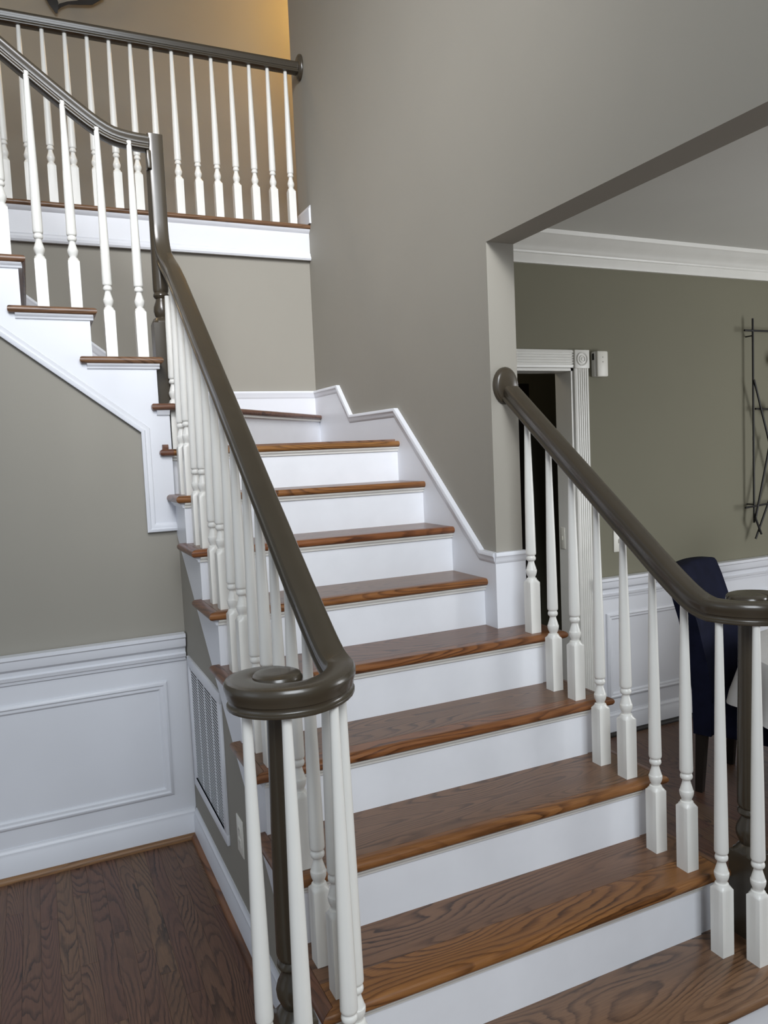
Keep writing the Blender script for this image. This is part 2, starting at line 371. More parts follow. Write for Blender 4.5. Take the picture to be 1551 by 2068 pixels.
# ------------------------------------------------------------------ staircase
st = thing('staircase', 'winding staircase with brown oak treads and white risers', 'staircase')
def stair_part(name, bm, mat, parent=st): return obj(name, bm, mat, parent)
def scotia(x0, x1, y, z):       # small cove under a nosing facing -y
    return prismm([(y, z), (y - 0.019, z), (y - 0.017, z - 0.006), (y - 0.009, z - 0.012), (y - 0.007, z - 0.019), (y, z - 0.021)], 0, x0, x1)
split = {1: 0.10, 2: 0.085, 3: 0.012, 4: 0.045, 5: 0.03, 6: 0.02, 7: 0.02, 8: 0.02}
for k in range(1, 9):
    y0 = ry(k); yf = y0 - n; yb = ry(k + 1) + 0.012; z1 = k * h; z0 = z1 - TH; ym = y0 + split[k]
    t = bpy.data.objects.new('tread', None); COL.objects.link(t); t.parent = st; t.location = (0, 0, 0); t.empty_display_size = 0.03
    right_open = k <= 5
    if k == 1:
        # curtail step with rounded ends under both volutes
        pts = []
        cxl, cxr, cyc, R = -0.112, 1.297, 0.132, 0.153
        for i in range(13): a = math.radians(90 + i * 15); pts.append((cxl + R * math.cos(a), cyc + R * math.sin(a)))
        front = [(cxr + R * math.cos(math.radians(-90 + i * 15)), cyc + R * math.sin(math.radians(-90 + i * 15))) for i in range(13)]
        full = pts + front
        lo = [p for p in full]
        obj('tread_board', slabm(lo, z0, z1, [0.011] * len(lo)), 'oakx', t)
        rp = [(cxl + (R - 0.03) * math.cos(math.radians(90 + i * 15)), cyc + (R - 0.03) * math.sin(math.radians(90 + i * 15))) for i in range(13)] + \
             [(cxr + (R - 0.03) * math.cos(math.radians(-90 + i * 15)), cyc + (R - 0.03) * math.sin(math.radians(-90 + i * 15))) for i in range(13)]
        obj('riser', prismm(rp, 2, zf, z0), 'riser', st)
        continue
    xe = xRN if right_open else xR; xi = xRO if right_open else xR
    pts = [(-nL, yf), (xe, yf)]; rn = [0.012]
    if right_open: pts += [(xi, yf + n)]; rn += [0.0006]
    rn += [0.0006]; pts += [(xi, ym), (0, ym), (0, yf + n)]; rn += [0.0006, 0.0006, 0.0006]
    if not right_open: pts = [(-nL, yf), (xR, yf), (xR, ym), (0, ym), (0, yf + n)]; rn = [0.012, 0.0, 0.0006, 0.0006, 0.0006]
    obj('tread_board', slabm(pts, z0, z1, rn), 'oaknose', t)
    if k == 5: pts = [(0, ym), (xRO, ym), (xRO, yE - 0.012), (xR, yE - 0.012), (xR, yb), (0, yb)]; rn = [0.0006] + [0] * 5
    else: pts = [(0, ym), (xi, ym), (xi, yb), (0, yb)]; rn = [0.0006, 0.0006, 0, 0.0006]
    obj('tread_board', slabm(pts, z0, z1, rn), 'oakx', t)
    obj('return_nosing', slabm([(-nL, yf), (0, yf + n), (0, yb + 0.02), (-nL, yb + 0.02)], z0, z1, [0.0006, 0.0006, 0.008, 0.012]), 'oaky', t)
    if right_open:
        ybb = min(yb + 0.02, yE - 0.02)
        obj('return_nosing', slabm([(xRN, yf), (xRN, ybb), (xRO, ybb), (xRO, yf + n)], z0, z1, [0.012, 0.008, 0.0006, 0.0006]), 'oaky', t)
    obj('cove_moulding', scotia(0.0, 1.16 if right_open else xR, y0, z0), 'cream', t)
    obj('cove_moulding', prismm([(0.0, z0), (-0.019, z0), (-0.017, z0 - 0.006), (-0.009, z0 - 0.012), (-0.007, z0 - 0.019), (0.0, z0 - 0.021)], 1, y0, yb + 0.008), 'white', t)
    stair_part('riser', boxm(0.02, 1.16 if right_open else xR, y0, y0 + 0.02, z1 - h, z0), 'riser')
# top winders
diag0 = Vector((0.035, 1.985)); diag1 = Vector((xR, 3.055))
t = bpy.data.objects.new('tread', None); COL.objects.link(t); t.parent = st
z1 = 9 * h; z0 = z1 - TH; y0 = ry(9); yf = y0 - n
obj('tread_board', slabm([(0.004, yf), (xR, yf), (xR, y0 + 0.02), (0.004, y0 + 0.02)], z0, z1, [0.012, 0, 0.0006, 0.0006]), 'oaknose', t)
obj('tread_board', slabm([(0, y0 + 0.02), (xR, y0 + 0.02), (xR, 3.08), (0.0, 2.02)], z0, z1 + 0.009, [0.003, 0, 0, 0]), 'oakx', t)
obj('return_nosing', slabm([(-0.052, 1.922), (0.004, 1.922), (0.004, yf + 0.004), (-0.052, yf + 0.004)], z0, z1, [0.012, 0.002, 0.001, 0.012]), 'oaky', t)
obj('return_nosing', slabm([(-0.040, 1.928), (-0.016, 1.928), (-0.016, 1.9475), (-0.040, 1.9475)], z1 - 0.002, z1 + 0.020, [0.001] * 4), 'oaky', t)
obj('cove_moulding', scotia(0.0, xR, y0, z0), 'cream', t)
stair_part('riser', boxm(0.02, xR, y0, y0 + 0.02, 8 * h, z0), 'riser')
t = bpy.data.objects.new('tread', None); COL.objects.link(t); t.parent = st
z1 = 10 * h; z0 = z1 - TH; dd = (diag1 - diag0).normalized(); nn = Vector((dd.y, -dd.x)) * n
a = diag0 + nn; b = diag1 + nn; b = a + dd * ((xR - a.x) / dd.x); yfr = yW - 0.010 - n
a0 = Vector((-0.012, yfr))
obj('tread_board', slabm([(-0.073, yfr), (a0.x + 0.03, yfr), (a.x, a.y), (b.x, b.y), (xR, yB), (-0.055, yB), (-0.055, yfr + 0.03), (-0.073, yfr + 0.03)], z0, z1, [0.012, 0.012, 0.012, 0, 0, 0, 0.003, 0.008]), 'oakx', t)
c = diag0 + dd * 0.0; e = diag1
bm = prismm([(c.x, c.y), (e.x, e.y), (e.x, e.y + 0.03), (c.x - 0.0, c.y + 0.03)], 2, 9 * h, z0); stair_part('riser', bm, 'riser')
obj('cove_moulding', prismm([(c.x, c.y), (c.x + nn.x * .6, c.y + nn.y * .6), (e.x, e.y + nn.y * .6 - 0.006), (e.x, e.y)], 2, z0 - 0.010, z0), 'cream', t)
# upper flight
for k in range(11, 17):
    x0 = rx(k); xf = x0 + n; xb = rx(k + 1) - 0.012; z1 = k * h; z0 = z1 - TH
    stair_part('riser', boxm(x0 - 0.02, x0, yW, yB, z1 - h, z0), 'riser')
    if k == 16: break
    t = bpy.data.objects.new('tread', None); COL.objects.link(t); t.parent = st
    obj('tread_board', slabm([(xf, yfr), (xf, yB), (xb, yB), (xb, yfr + n), (x0, yfr + n)], z0, z1, [0.012, 0, 0, 0.0006, 0.0006]), 'oaky', t)
    obj('return_nosing', slabm([(xb - 0.038, yfr), (xf, yfr), (x0, yfr + n), (xb - 0.038, yfr + n)], z0, z1, [0.012, 0.0006, 0.0006, 0.008]), 'oakx', t)
    pf = [(yW - 0.010, z0), (yW - 0.029, z0), (yW - 0.027, z0 - 0.006), (yW - 0.019, z0 - 0.012), (yW - 0.017, z0 - 0.019), (yW - 0.010, z0 - 0.021)]
    obj('cove_moulding', prismm(pf, 0, xb - 0.012, x0 + 0.012), 'white', t)
    obj('cove_moulding', boxm(x0, x0 + 0.014, yW - 0.01, yB, z0 - 0.018, z0), 'white', t)
t10 = prismm([(yW - 0.010, 10 * h - TH), (yW - 0.027, 10 * h - TH), (yW - 0.017, 10 * h - TH - 0.019), (yW - 0.010, 10 * h - TH - 0.021)], 0, -0.052, 0.0)
stair_part('cove_moulding', t10, 'white')
stair_part('landing_board', slabm([(-3, yfr), (rx(16) + n, yfr), (rx(16) + n, yB), (-3, yB)], 16 * h - TH, 16 * h, [0.01, 0.012, 0, 0]), 'oakx')
# stringers
pts = [(yW, zsd(yW)), (0.24, zsd(0.24)), (0.24, h * 2 - h)]
prof = []
for k in range(2, 10):
    prof += [(ry(k), (k - 1) * h - (TH if k > 1 else 0)), (ry(k), k * h - TH)]
prof[0] = (ry(2), zf)
poly = prof + [(yW + 0.045, 9 * h - TH), (yW + 0.045, zsd(yW + 0.045))]
poly += [(0.29, zsd(0.29)), (0.27, zf)]
stair_part('stringer', prismm(poly, 0, 0.0, 0.02), 'white')
poly = []
for k in range(2, 6): poly += [(ry(k) + 0.005, (k - 1) * h - TH), (ry(k) + 0.005, k * h - TH)]
poly[0] = (ry(2) + 0.005, zf)
poly += [(yE - 0.012, 5 * h - TH), (yE - 0.012, zf)]
stair_part('stringer', prismm(poly, 0, 1.16, xRO), 'white')
poly = [(0.0, 1.37), (0.0, 10 * h - TH)]
for k in range(11, 17): poly += [(rx(k), (k - 1) * h - TH), (rx(k), k * h - TH)]
poly += [(-1.6, 16 * h - TH), (-1.6, zs(-1.6)), (-0.115, zs(-0.115)), (-0.115, 1.37)]
stair_part('stringer', prismm(poly, 1, yW - 0.010, yW - 0.0005), 'white')
SM = [(0, 0), (0, 0.010), (0.006, 0.014), (0.012, 0.015), (0.016, 0.010), (0.026, 0.010), (0.034, 0.005), (0.036, 0)]
stair_part('stringer_moulding', mould([(0.0, 1.368), (-0.120, 1.368), (-0.120, 1.784), (-1.6, 1.784 + 0.768 * 1.48)], [(-a, p) for a, p in SM], lambda u, v, p: (u, yW - 0.010 - p, v)), 'white')
stair_part('stringer_moulding', boxm(-0.001, 0.02, yW - 0.02, yW + 0.03, 1.368, 1.41, 0.002), 'white')
# wall skirts
sk = [(yE - 0.012, 5 * h), (yE - 0.012, 1.249), (1.255, 1.252), (1.992, 1.868), (2.556, 1.872), (2.733, 2.050), (yB, 2.052), (yB, 9 * h), (ry(9), 8 * h - TH), (1.3, 5 * h - TH)]
skp = [(yE, 5 * h - 0.001), (yE, 1.249), (1.255, 1.252), (1.992, 1.868), (2.556, 1.872), (2.733, 2.050), (yB, 2.052), (yB, 1.6), (1.9, 1.3), (1.35, 0.94)]
stair_part('wall_skirt', prismm(skp, 0, xR, xW), 'white')
CAP = [(0, 0), (0, 0.013), (0.006, 0.016), (0.014, 0.016), (0.020, 0.010), (0.030, 0.009), (0.040, 0.004), (0.044, 0)]
stair_part('skirt_cap', mould([(yE - 0.012, 1.249), (1.255, 1.252), (1.992, 1.868), (2.556, 1.872), (2.733, 2.050), (yB, 2.052)], [(-a, p) for a, p in CAP], lambda u, v, p: (xR - p * 0.8, u, v)), 'white')
stair_part('wall_skirt', boxm(xW - 0.012, xT + 0.005, yE - 0.012, yE, 5 * h - 0.001, 1.249), 'white')
stair_part('skirt_cap', mould([(xR - 0.004, 1.249), (xT + 0.006, 1.249)], [(-a, p) for a, p in CAP], lambda u, v, p: (u, yE - 0.012 - p * 0.8, v)), 'white')
bs = [(xW, 2.052), (0.159, 2.052), (-1.9, 2.052 + 0.775 * 2.059)]
stair_part('wall_skirt', prismm([(xW, 1.7), (xW, 2.052), (0.159, 2.052), (-1.12, 2.052 + 0.775 * 1.279), (-1.12, 2.75), (0.0, 1.8)], 1, yB - 0.012, yB), 'white')
stair_part('skirt_cap', mould([(xR, 2.052), (0.159, 2.052), (-1.12, 2.052 + 0.775 * 1.279)], CAP, lambda u, v, p: (u, yB - 0.012 - p * 0.7, v)), 'white')
# balcony edge
stair_part('balcony_nosing', slabm([(-3, yB - 0.05), (xW, yB - 0.05), (xW, yB + 0.10), (-3, yB + 0.10)], 3.04 - TH, 3.04, [0.012, 0, 0, 0]), 'oakx')
stair_part('balcony_fascia', boxm(-1.25, xW - 0.0005, yB - 0.02, yB, 2.835, 3.04 - TH), 'white')
stair_part('fascia_moulding', mould([(-1.25, 2.831), (xW - 0.0005, 2.831)], [(0, 0), (0, 0.012), (0.010, 0.018), (0.020, 0.016), (0.026, 0.010), (0.038, 0.008), (0.046, 0)], lambda u, v, p: (u, yB - 0.02 - p, v)), 'white')
stair_part('fascia_moulding', mould([(-1.25, 3.012), (xW - 0.0005, 3.012)], [(0, 0), (0, 0.018), (-0.008, 0.015), (-0.016, 0.006), (-0.022, 0)], lambda u, v, p: (u, yB - 0.02 - p, v)), 'white')
struct('baseboard_hall', mould([(3.06, 3.041), (3.28, 3.041)], [(0, 0), (0, 0.012), (0.085, 0.012), (0.092, 0.006), (0.105, 0.004), (0.105, 0)], lambda u, v, p: (xW - p, u, v)), 'white', 'short white baseboard on stairwell wall at balcony end', 'baseboard')

# ------------------------------------------------------------------ balustrades
G = 0.764
def rail_bottom(y):                 # underside of the sloping lower rails (vertical height)
    return 1.590 + G * (y - 0.828)
ZV = 1.143                          # underside of the level volutes
def vr(deg):
    ks = [(-90, 0.180), (0, 0.144), (90, 0.108), (180, 0.080), (270, 0.034), (360, 0.012), (450, 0.012)]
    for i in range(1, len(ks) - 2):
        if deg <= ks[i + 1][0]:
            t = (deg - ks[i][0]) / 90; a, b, c, d = [k[1] for k in ks[i - 1:i + 3]]
            return b + 0.5 * t * (c - a + t * (2 * a - 5 * b + 4 * c - d + t * (3 * (b - c) + d - a)))
    return 0.012
def volute_path(side, x_line, cx, cy):
    """from easing down to the spiral; side=-1 curls to -x (left stair side), +1 to +x"""
    pts = []
    r0 = abs(x_line - cx)
    for i in range(11):             # easing: slope to level
        y = 0.40 - 0.03 * i * (0.40 - cy) / 0.3 if False else 0.42 + (cy - 0.42) * i / 10
        lin = rail_bottom(y); k = 0.045
        z = ZV + 0.5 * ((lin - ZV) + math.sqrt((lin - ZV) ** 2 + k * k)) - 0.004
        pts.append(Vector((x_line, y, z)))
    zend = pts[-1].z
    for i in range(1, 39):
        a = math.radians(i * 9); rad = vr(i * 9)
        zz = zend + (ZV - zend) * min(1, i / 8)
        pts.append(Vector((cx - side * rad * math.cos(a), cy - rad * math.sin(a), zz)))
    return pts
VC = 0.19
def eye(bm, cx, cy):
    prof = [(0.045, 0.0), (0.049, 0.002), (0.0505, 0.006), (0.047, 0.0115), (0.0455, 0.018), (0.049, 0.024), (0.053, 0.034), (0.0565, 0.043), (0.0565, 0.050), (0.052, 0.0575), (0.043, 0.0612), (0.025, 0.0618), (0.004, 0.0612)]
    lathe(bm, prof, 28, cx, cy, ZV)
def newel_mesh(H):
    pr = [(0.026, 0.275), (0.030, 0.285), (0.036, 0.300), (0.0375, 0.315), (0.034, 0.330), (0.024, 0.350), (0.0225, 0.358), (0.028, 0.363), (0.0325, 0.370), (0.0315, 0.378), (0.027, 0.383),
          (0.030, 0.388), (0.0325, 0.396), (0.0322, 0.45), (0.030, 0.62), (0.024, H)]
    return turned(bmesh.new(), 0.040, 0.250, 0.268, pr, 24)
def lower_balustrade(side, x_line, label):
    # side -1: left of stairs; +1: right of stairs
    b = thing('stair_balustrade', label, 'balustrade')
    cx = x_line + side * 0.144
    path = volute_path(side, x_line, cx, VC)
    up = []
    if side < 0:
        y = 0.45
        while y < 1.80: up.append(Vector((x_line - 0.001, y, rail_bottom(y)))); y += 0.15
        # gooseneck: sweeps up to vertical in front of the newel post
        P0 = Vector((x_line - 0.002, 1.83, rail_bottom(1.83))); P3 = Vector((0.026, 2.079, 2.66))
        P1 = P0 + Vector((0, 0.14, 0.14 * G)); P2 = P3 + Vector((0, 0, -0.20))
        for i in range(15):
            t = i / 14; q = 1 - t
            up.append(P0 * q ** 3 + P1 * 3 * q * q * t + P2 * 3 * q * t * t + P3 * t ** 3)
        up += [Vector((0.026, 2.079, z)) for z in (2.72, 2.8, 2.9, 3.0, 3.022)]
        full = up[::-1] + path
    else:
        y = 0.45
        while y < 1.16: up.append(Vector((x_line, y, rail_bottom(y)))); y += 0.14
        up.append(Vector((x_line, yE - 0.012, rail_bottom(yE - 0.012))))
        full = up[::-1] + path
    bm = bmesh.new()
    sides = []
    for i in range(len(full)):
        t = full[min(i + 1, len(full) - 1)] - full[max(i - 1, 0)]
        if i < len(up): sides.append(Vector((-1, 0, 0)))
        else: sides.append(Vector((t.y, -t.x, 0)).normalized())
    rail_sweep(bm, full, sides); eye(bm, cx, VC)
    obj('handrail', bm, 'rail', b)
    nw = obj('newel_post', newel_mesh(ZV - h + 0.01), 'rail', b, (cx, VC, h))
    def top(y):
        lin = rail_bottom(y); k = 0.045
        return ZV + 0.5 * ((lin - ZV) + math.sqrt((lin - ZV) ** 2 + k * k)) if y < 0.45 else lin
    for k in range(1, 10):
        for d in (BB, BA):
            y = ry(k) + d
            if k == 1 and d == BA: continue
            if side > 0 and (k > 5 or (k == 5 and d == BB)): continue
            if k == 9 and d == BB: continue
            x = x_line - (0.010 if (k == 1 and side < 0) else 0)
            if k == 9: x, y = 0.030, 1.987
            H = top(y) - k * h
            if k == 9: H = 0.62
            baluster(b, x, y, k * h, H)
    # balusters standing round the volute
    for ang in (49, 97, 150):
        a = math.radians(ang); rad = 0.135 if ang < 60 else vr(ang)
        baluster(b, cx - side * rad * math.cos(a), VC - rad * math.sin(a), h, ZV - h - (0.016 if ang < 60 else 0.004))
    return b
LB = lower_balustrade(-1, XL, 'left lower stair balustrade with scrolled taupe handrail and gooseneck')
RB = lower_balustrade(1, XR, 'right lower stair balustrade ending in rosette on wall end')
def rosette(parent, c, axis, ra, rb, nrm):
    bm = bmesh.new(); seg = 32; prof = [(1.0, 0.0), (1.0, 0.008), (0.95, 0.013), (0.88, 0.014), (0.84, 0.018), (0.74, 0.021), (0.3, 0.022)]
    rings = []
    for k, d in prof:
        R = []
        for i in range(seg):
            t = 2 * math.pi * i / seg; u = math.cos(t) * ra * k; v = math.sin(t) * rb * k
            R.append(bm.verts.new((c[0] + nrm * d, c[1] + u, c[2] + v) if axis == 0 else (c[0] + u, c[1] + nrm * d, c[2] + v)))
        rings.append(R)
    for a, b2 in zip(rings, rings[1:]):
        for i in range(seg): bm.faces.new((a[i], a[(i + 1) % seg], b2[(i + 1) % seg], b2[i]))
    bm.faces.new(rings[0][::-1]); bm.faces.new(rings[-1])
    return obj('wall_rosette', bm, 'rail', parent)
rosette(RB, (1.146, yE, 1.893), 1, 0.056, 0.072, -1)

# upper flight balustrade
UB = thing('stair_balustrade', 'upper flight balustrade with taupe handrail rising to the left', 'balustrade')
YU = 2.030; YUB = 2.010
def ub(x):                        # underside of the upper rail
    lin = 2.949 + 0.785 * (-0.166 - x); k = 0.06
    return 2.949 + 0.5 * ((lin - 2.949) + math.sqrt((lin - 2.949) ** 2 + k * k)) - 0.006
pth = [Vector((-0.005 - i * 0.03, YU, ub(-0.005 - i * 0.03))) for i in range(14)] + [Vector((x, YU, ub(x))) for x in (-0.5, -0.7, -0.9, -1.1, -1.25)]
obj('handrail', rail_sweep(bmesh.new(), pth, [Vector((0, 1, 0))] * len(pth)), 'rail', UB)
bm = turned(bmesh.new(), 0.044, 0.345, 0.365, [(0.027, 0.372), (0.031, 0.380), (0.0355, 0.397), (0.034, 0.415), (0.025, 0.440), (0.023, 0.449), (0.029, 0.454), (0.0335, 0.462), (0.032, 0.470), (0.0285, 0.475), (0.031, 0.480), (0.0325, 0.49), (0.0315, 0.6), (0.027, 1.10)], 24)
obj('newel_post', bm, 'rail', UB, (0.015, 2.055, 10 * h))
obj('gooseneck_bracket', boxm(-0.014, 0.004, 2.008, 2.052, 2.875, 2.95, 0.004), 'rail', UB)
for k in range(11, 16):
    for d in (0.041, 0.164):
        x = rx(k) - d; baluster(UB, x, YUB, k * h, ub(x) - k * h)

# balcony balustrade
BBL = thing('balcony_balustrade', 'balcony balustrade with dark handrail along the upper hall', 'balustrade')
YC = 3.12; ZC = 3.921
obj('handrail', rail_sweep(bmesh.new(), [Vector((x, YC, ZC)) for x in (xW - 0.01, 0.6, 0.0, -0.6, -1.22)], [Vector((0, 1, 0))] * 5), 'rail', BBL)
rosette(BBL, (xW, YC, ZC + 0.038), 0, 0.058, 0.074, -1)
for i in range(20):
    baluster(BBL, 0.987 - i * 0.1096, YC, 3.04, ZC - 3.04)

# ------------------------------------------------------------------ air grille and outlet on the side wall
gx = 0.006; ya, yb_, za, zb_ = 1.290, 1.888, 0.285, 0.842
gr = thing('air_return_grille', 'white louvred air return grille on stair side wall', 'vent', (gx, (ya + yb_) / 2, za))
def G_(bm, name, mat): 
    for v in bm.verts: v.co -= Vector((gx, (ya + yb_) / 2, za))
    return obj(name, bm, mat, gr)
fr = bmesh.new(); FWD = 0.040
for (a, b2, c, d) in ((ya, yb_, za, za + FWD), (ya, yb_, zb_ - FWD, zb_), (ya, ya + FWD, za + FWD, zb_ - FWD), (yb_ - FWD, yb_, za + FWD, zb_ - FWD)):
    box(fr, gx - 0.011, gx, a, b2, c, d, 0.0015)
G_(fr, 'frame', 'white')
G_(boxm(gx - 0.0022, gx, ya + FWD, yb_ - FWD, za + FWD, zb_ - FWD), 'shade_backing', 'duct_shade')  # dark sheet that paints the shadow between the slats
iy0, iy1, iz0, iz1 = ya + FWD, yb_ - FWD, za + FWD, zb_ - FWD
NS = 40; pz = (iz1 - iz0) / NS
slat_me = mesh('slat', prismm([(-0.0042, 0.0), (-0.0042, 0.0052), (-0.0035, 0.0054), (-0.0035, 0.0002)], 1, iy0, iy1), 0); slat_me.materials.append(M['white'])
for i in range(NS):
    o = obj('slat', slat_me, None, gr, (0, -(ya + yb_) / 2, iz0 + (i - 0.15) * pz - za))
for j in range(1, 4):
    y = iy0 + (iy1 - iy0) * j / 4
    G_(boxm(gx - 0.0046, gx - 0.001, y - 0.005, y + 0.005, iz0, iz1), 'divider', 'white')
def plate(name, label, w_, h_, to_world, kind):
    """wall plate; to_world places local (u right, v up, p proud)"""
    t = thing(name, label, 'outlet' if kind == 'outlet' else 'switch', to_world(0, 0, 0))
    o0 = Vector(to_world(0, 0, 0))
    def B(u0, u1, v0, v1, p0, p1, nm, mat, bev=0.0008):
        pa = Vector(to_world(u0, v0, p0)) - o0; pb = Vector(to_world(u1, v1, p1)) - o0
        lo = [min(a, b) for a, b in zip(pa, pb)]; hi = [max(a, b) for a, b in zip(pa, pb)]
        return obj(nm, boxm(lo[0], hi[0], lo[1], hi[1], lo[2], hi[2], bev), mat, t)
    B(-w_ / 2, w_ / 2, -h_ / 2, h_ / 2, 0, 0.005, 'cover_plate', 'plastic', 0.002)
    if kind == 'outlet':
        for s in (-1, 1):
            B(-0.016, 0.016, s * 0.021 - 0.014, s * 0.021 + 0.014, 0.0045, 0.0068, 'receptacle', 'plastic')
            for q in (-0.006, 0.006): B(q - 0.001, q + 0.001, s * 0.021 - 0.002, s * 0.021 + 0.006, 0.0066, 0.0071, 'slot', 'slot', 0)
    else:
        for q in ([0] if w_ < 0.08 else [-0.023, 0.023]): B(q - 0.005, q + 0.005, -0.011, 0.011, 0.0045, 0.010, 'toggle', 'plastic')
    return t
plate('wall_outlet', 'ivory duplex outlet beside the air grille', 0.078, 0.128, lambda u, v, p: (0.006 - p, 1.112 + u, 0.402 + v), 'outlet')
plate('light_switch', 'ivory light switch plate on dining wall above chair rail', 0.075, 0.118, lambda u, v, p: (2.380 + u, yD - p, 1.113 + v), 'switch')
plate('light_switch', 'ivory light switch plate inside the dining door jamb', 0.075, 0.118, lambda u, v, p: (DX1 - 0.014 - p, 2.035 + u * 0.5, 1.148 + v), 'switch')

# ------------------------------------------------------------------ dining room trim and door
fd = lambda off: (lambda u, v, p: (u, yD - p - off, v))
struct('trim_6', boxm(2.187, 4.9, yD - 0.0065, yD, zf, 0.81), 'white', 'flat white wainscot backing on dining room wall', 'wainscot')
struct('trim_7', mould([(2.187, 0.803), (4.9, 0.803)], CH, fd(0.0065)), 'white', 'white chair rail along dining room wall', 'chair rail')
struct('trim_8', mould([(2.275, 0.235), (2.275, 0.718), (3.20, 0.718), (3.20, 0.235)], [(-a, p) for a, p in PM], fd(0.0065), True), 'white', 'rectangular white panel moulding nearest the dining room door', 'panel moulding')
struct('trim_9', mould([(3.32, 0.235), (3.32, 0.718), (4.4, 0.718), (4.4, 0.235)], [(-a, p) for a, p in PM], fd(0.0065), True), 'white', 'rectangular white panel moulding farther from the dining room door', 'panel moulding')
struct('baseboard_dining', mould([(2.187, zf), (4.9, zf)], BASE, fd(0.0065)), 'white', 'white baseboard along dining room wall', 'baseboard')
struct('trim_10', mould([(2.187, zf), (4.9, zf)], SHOE, fd(0.0065)), 'darkwood', 'dark shoe moulding along dining room baseboard', 'shoe moulding')
CRN = [(0, 0), (0, 0.016), (0.010, 0.018), (0.046, 0.018), (0.050, 0.026), (0.058, 0.028), (0.064, 0.036), (0.072, 0.040), (0.082, 0.050), (0.095, 0.072), (0.108, 0.094), (0.118, 0.104), (0.124, 0.116), (0.1435, 0.120), (0.1435, 0)]
struct('trim_11', mould([(xT, 2.584), (4.9, 2.584)], CRN, fd(0)), 'cream', 'white crown moulding along dining room ceiling', 'crown moulding')
dr = thing('door_1', 'white fluted door casing round dark dining room doorway', 'doorway', (2.14, yD, zf)); dr['kind'] = 'structure'
def D_(bm, name, mat, par=dr):
    for v in bm.verts: v.co -= Vector((2.14, yD, zf))
    return obj(name, bm, mat, par)
CW = 0.092
flute = [(0, 0), (0, 0.014), (0.010, 0.017)]
for i in range(5):
    a = 0.014 + i * 0.0135
    flute += [(a, 0.017), (a + 0.003, 0.0125), (a + 0.008, 0.0125), (a + 0.011, 0.017)]
flute += [(CW - 0.010, 0.017), (CW, 0.014), (CW, 0)]
D_(mould([(DX1 + 0.002, DZ), (DX1 + 0.002, zf)], flute, fd(0)), 'side_casing', 'cream')
D_(mould([(DX0 - CW - 0.002, DZ), (DX0 - CW - 0.002, zf)], flute, fd(0)), 'side_casing', 'cream')
D_(mould([(DX0, DZ + 0.002), (DX1, DZ + 0.002)], flute, fd(0)), 'head_casing', 'cream')
bl = D_(boxm(DX1 - 0.001, DX1 + CW + 0.003, yD - 0.024, yD, DZ - 0.002, DZ + CW + 0.002, 0.002), 'corner_block', 'cream')
bm = bmesh.new(); seg = 28; rg = []
for q, dd_ in ((0.036, 0.023), (0.036, 0.027), (0.033, 0.029), (0.029, 0.027), (0.027, 0.0245), (0.022, 0.0245), (0.020, 0.028), (0.016, 0.029), (0.013, 0.0255), (0.010, 0.0255), (0.007, 0.029), (0.001, 0.030)):
    rg.append([bm.verts.new((DX1 + CW / 2 + q * math.cos(2 * math.pi * i / seg), yD - dd_, DZ + CW / 2 + q * math.sin(2 * math.pi * i / seg))) for i in range(seg)])
for a_, b_ in zip(rg, rg[1:]):
    for i in range(seg): bm.faces.new((a_[i], a_[(i + 1) % seg], b_[(i + 1) % seg], b_[i]))
bm.faces.new(rg[-1])
D_(bm, 'bullseye', 'cream')
bm = bmesh.new(); box(bm, DX1 - 0.014, DX1, yD - 0.004, yD + 0.13, zf, DZ); box(bm, DX0, DX0 + 0.014, yD - 0.004, yD + 0.13, zf, DZ); box(bm, DX0, DX1, yD - 0.004, yD + 0.13, DZ - 0.014, DZ)
D_(bm, 'jamb', 'cream')
D_(boxm(DX0 - 0.02, DX1 + 0.3, 2.75, 2.79, zf, DZ), 'door_leaf', 'darkwood')

# chime box
ch = thing('door_chime', 'small off-white plastic chime box beside door casing', 'door chime', (2.262, yD, 2.077))
obj('body', boxm(-0.046, 0.036, -0.030, 0, -0.066, 0.067, 0.006), 'ceil', ch)
obj('front_cover', boxm(-0.036, 0.036, -0.042, -0.029, -0.067, 0.068, 0.007), 'plastic', ch)
for z in (0.010, 0.035): obj('indicator', boxm(-0.003, 0.001, -0.0428, -0.0415, z - 0.002, z + 0.002), 'slot', ch)
obj('slot_group', boxm(-0.0468, -0.0455, -0.026, -0.010, 0.022, 0.056), 'slot', ch)

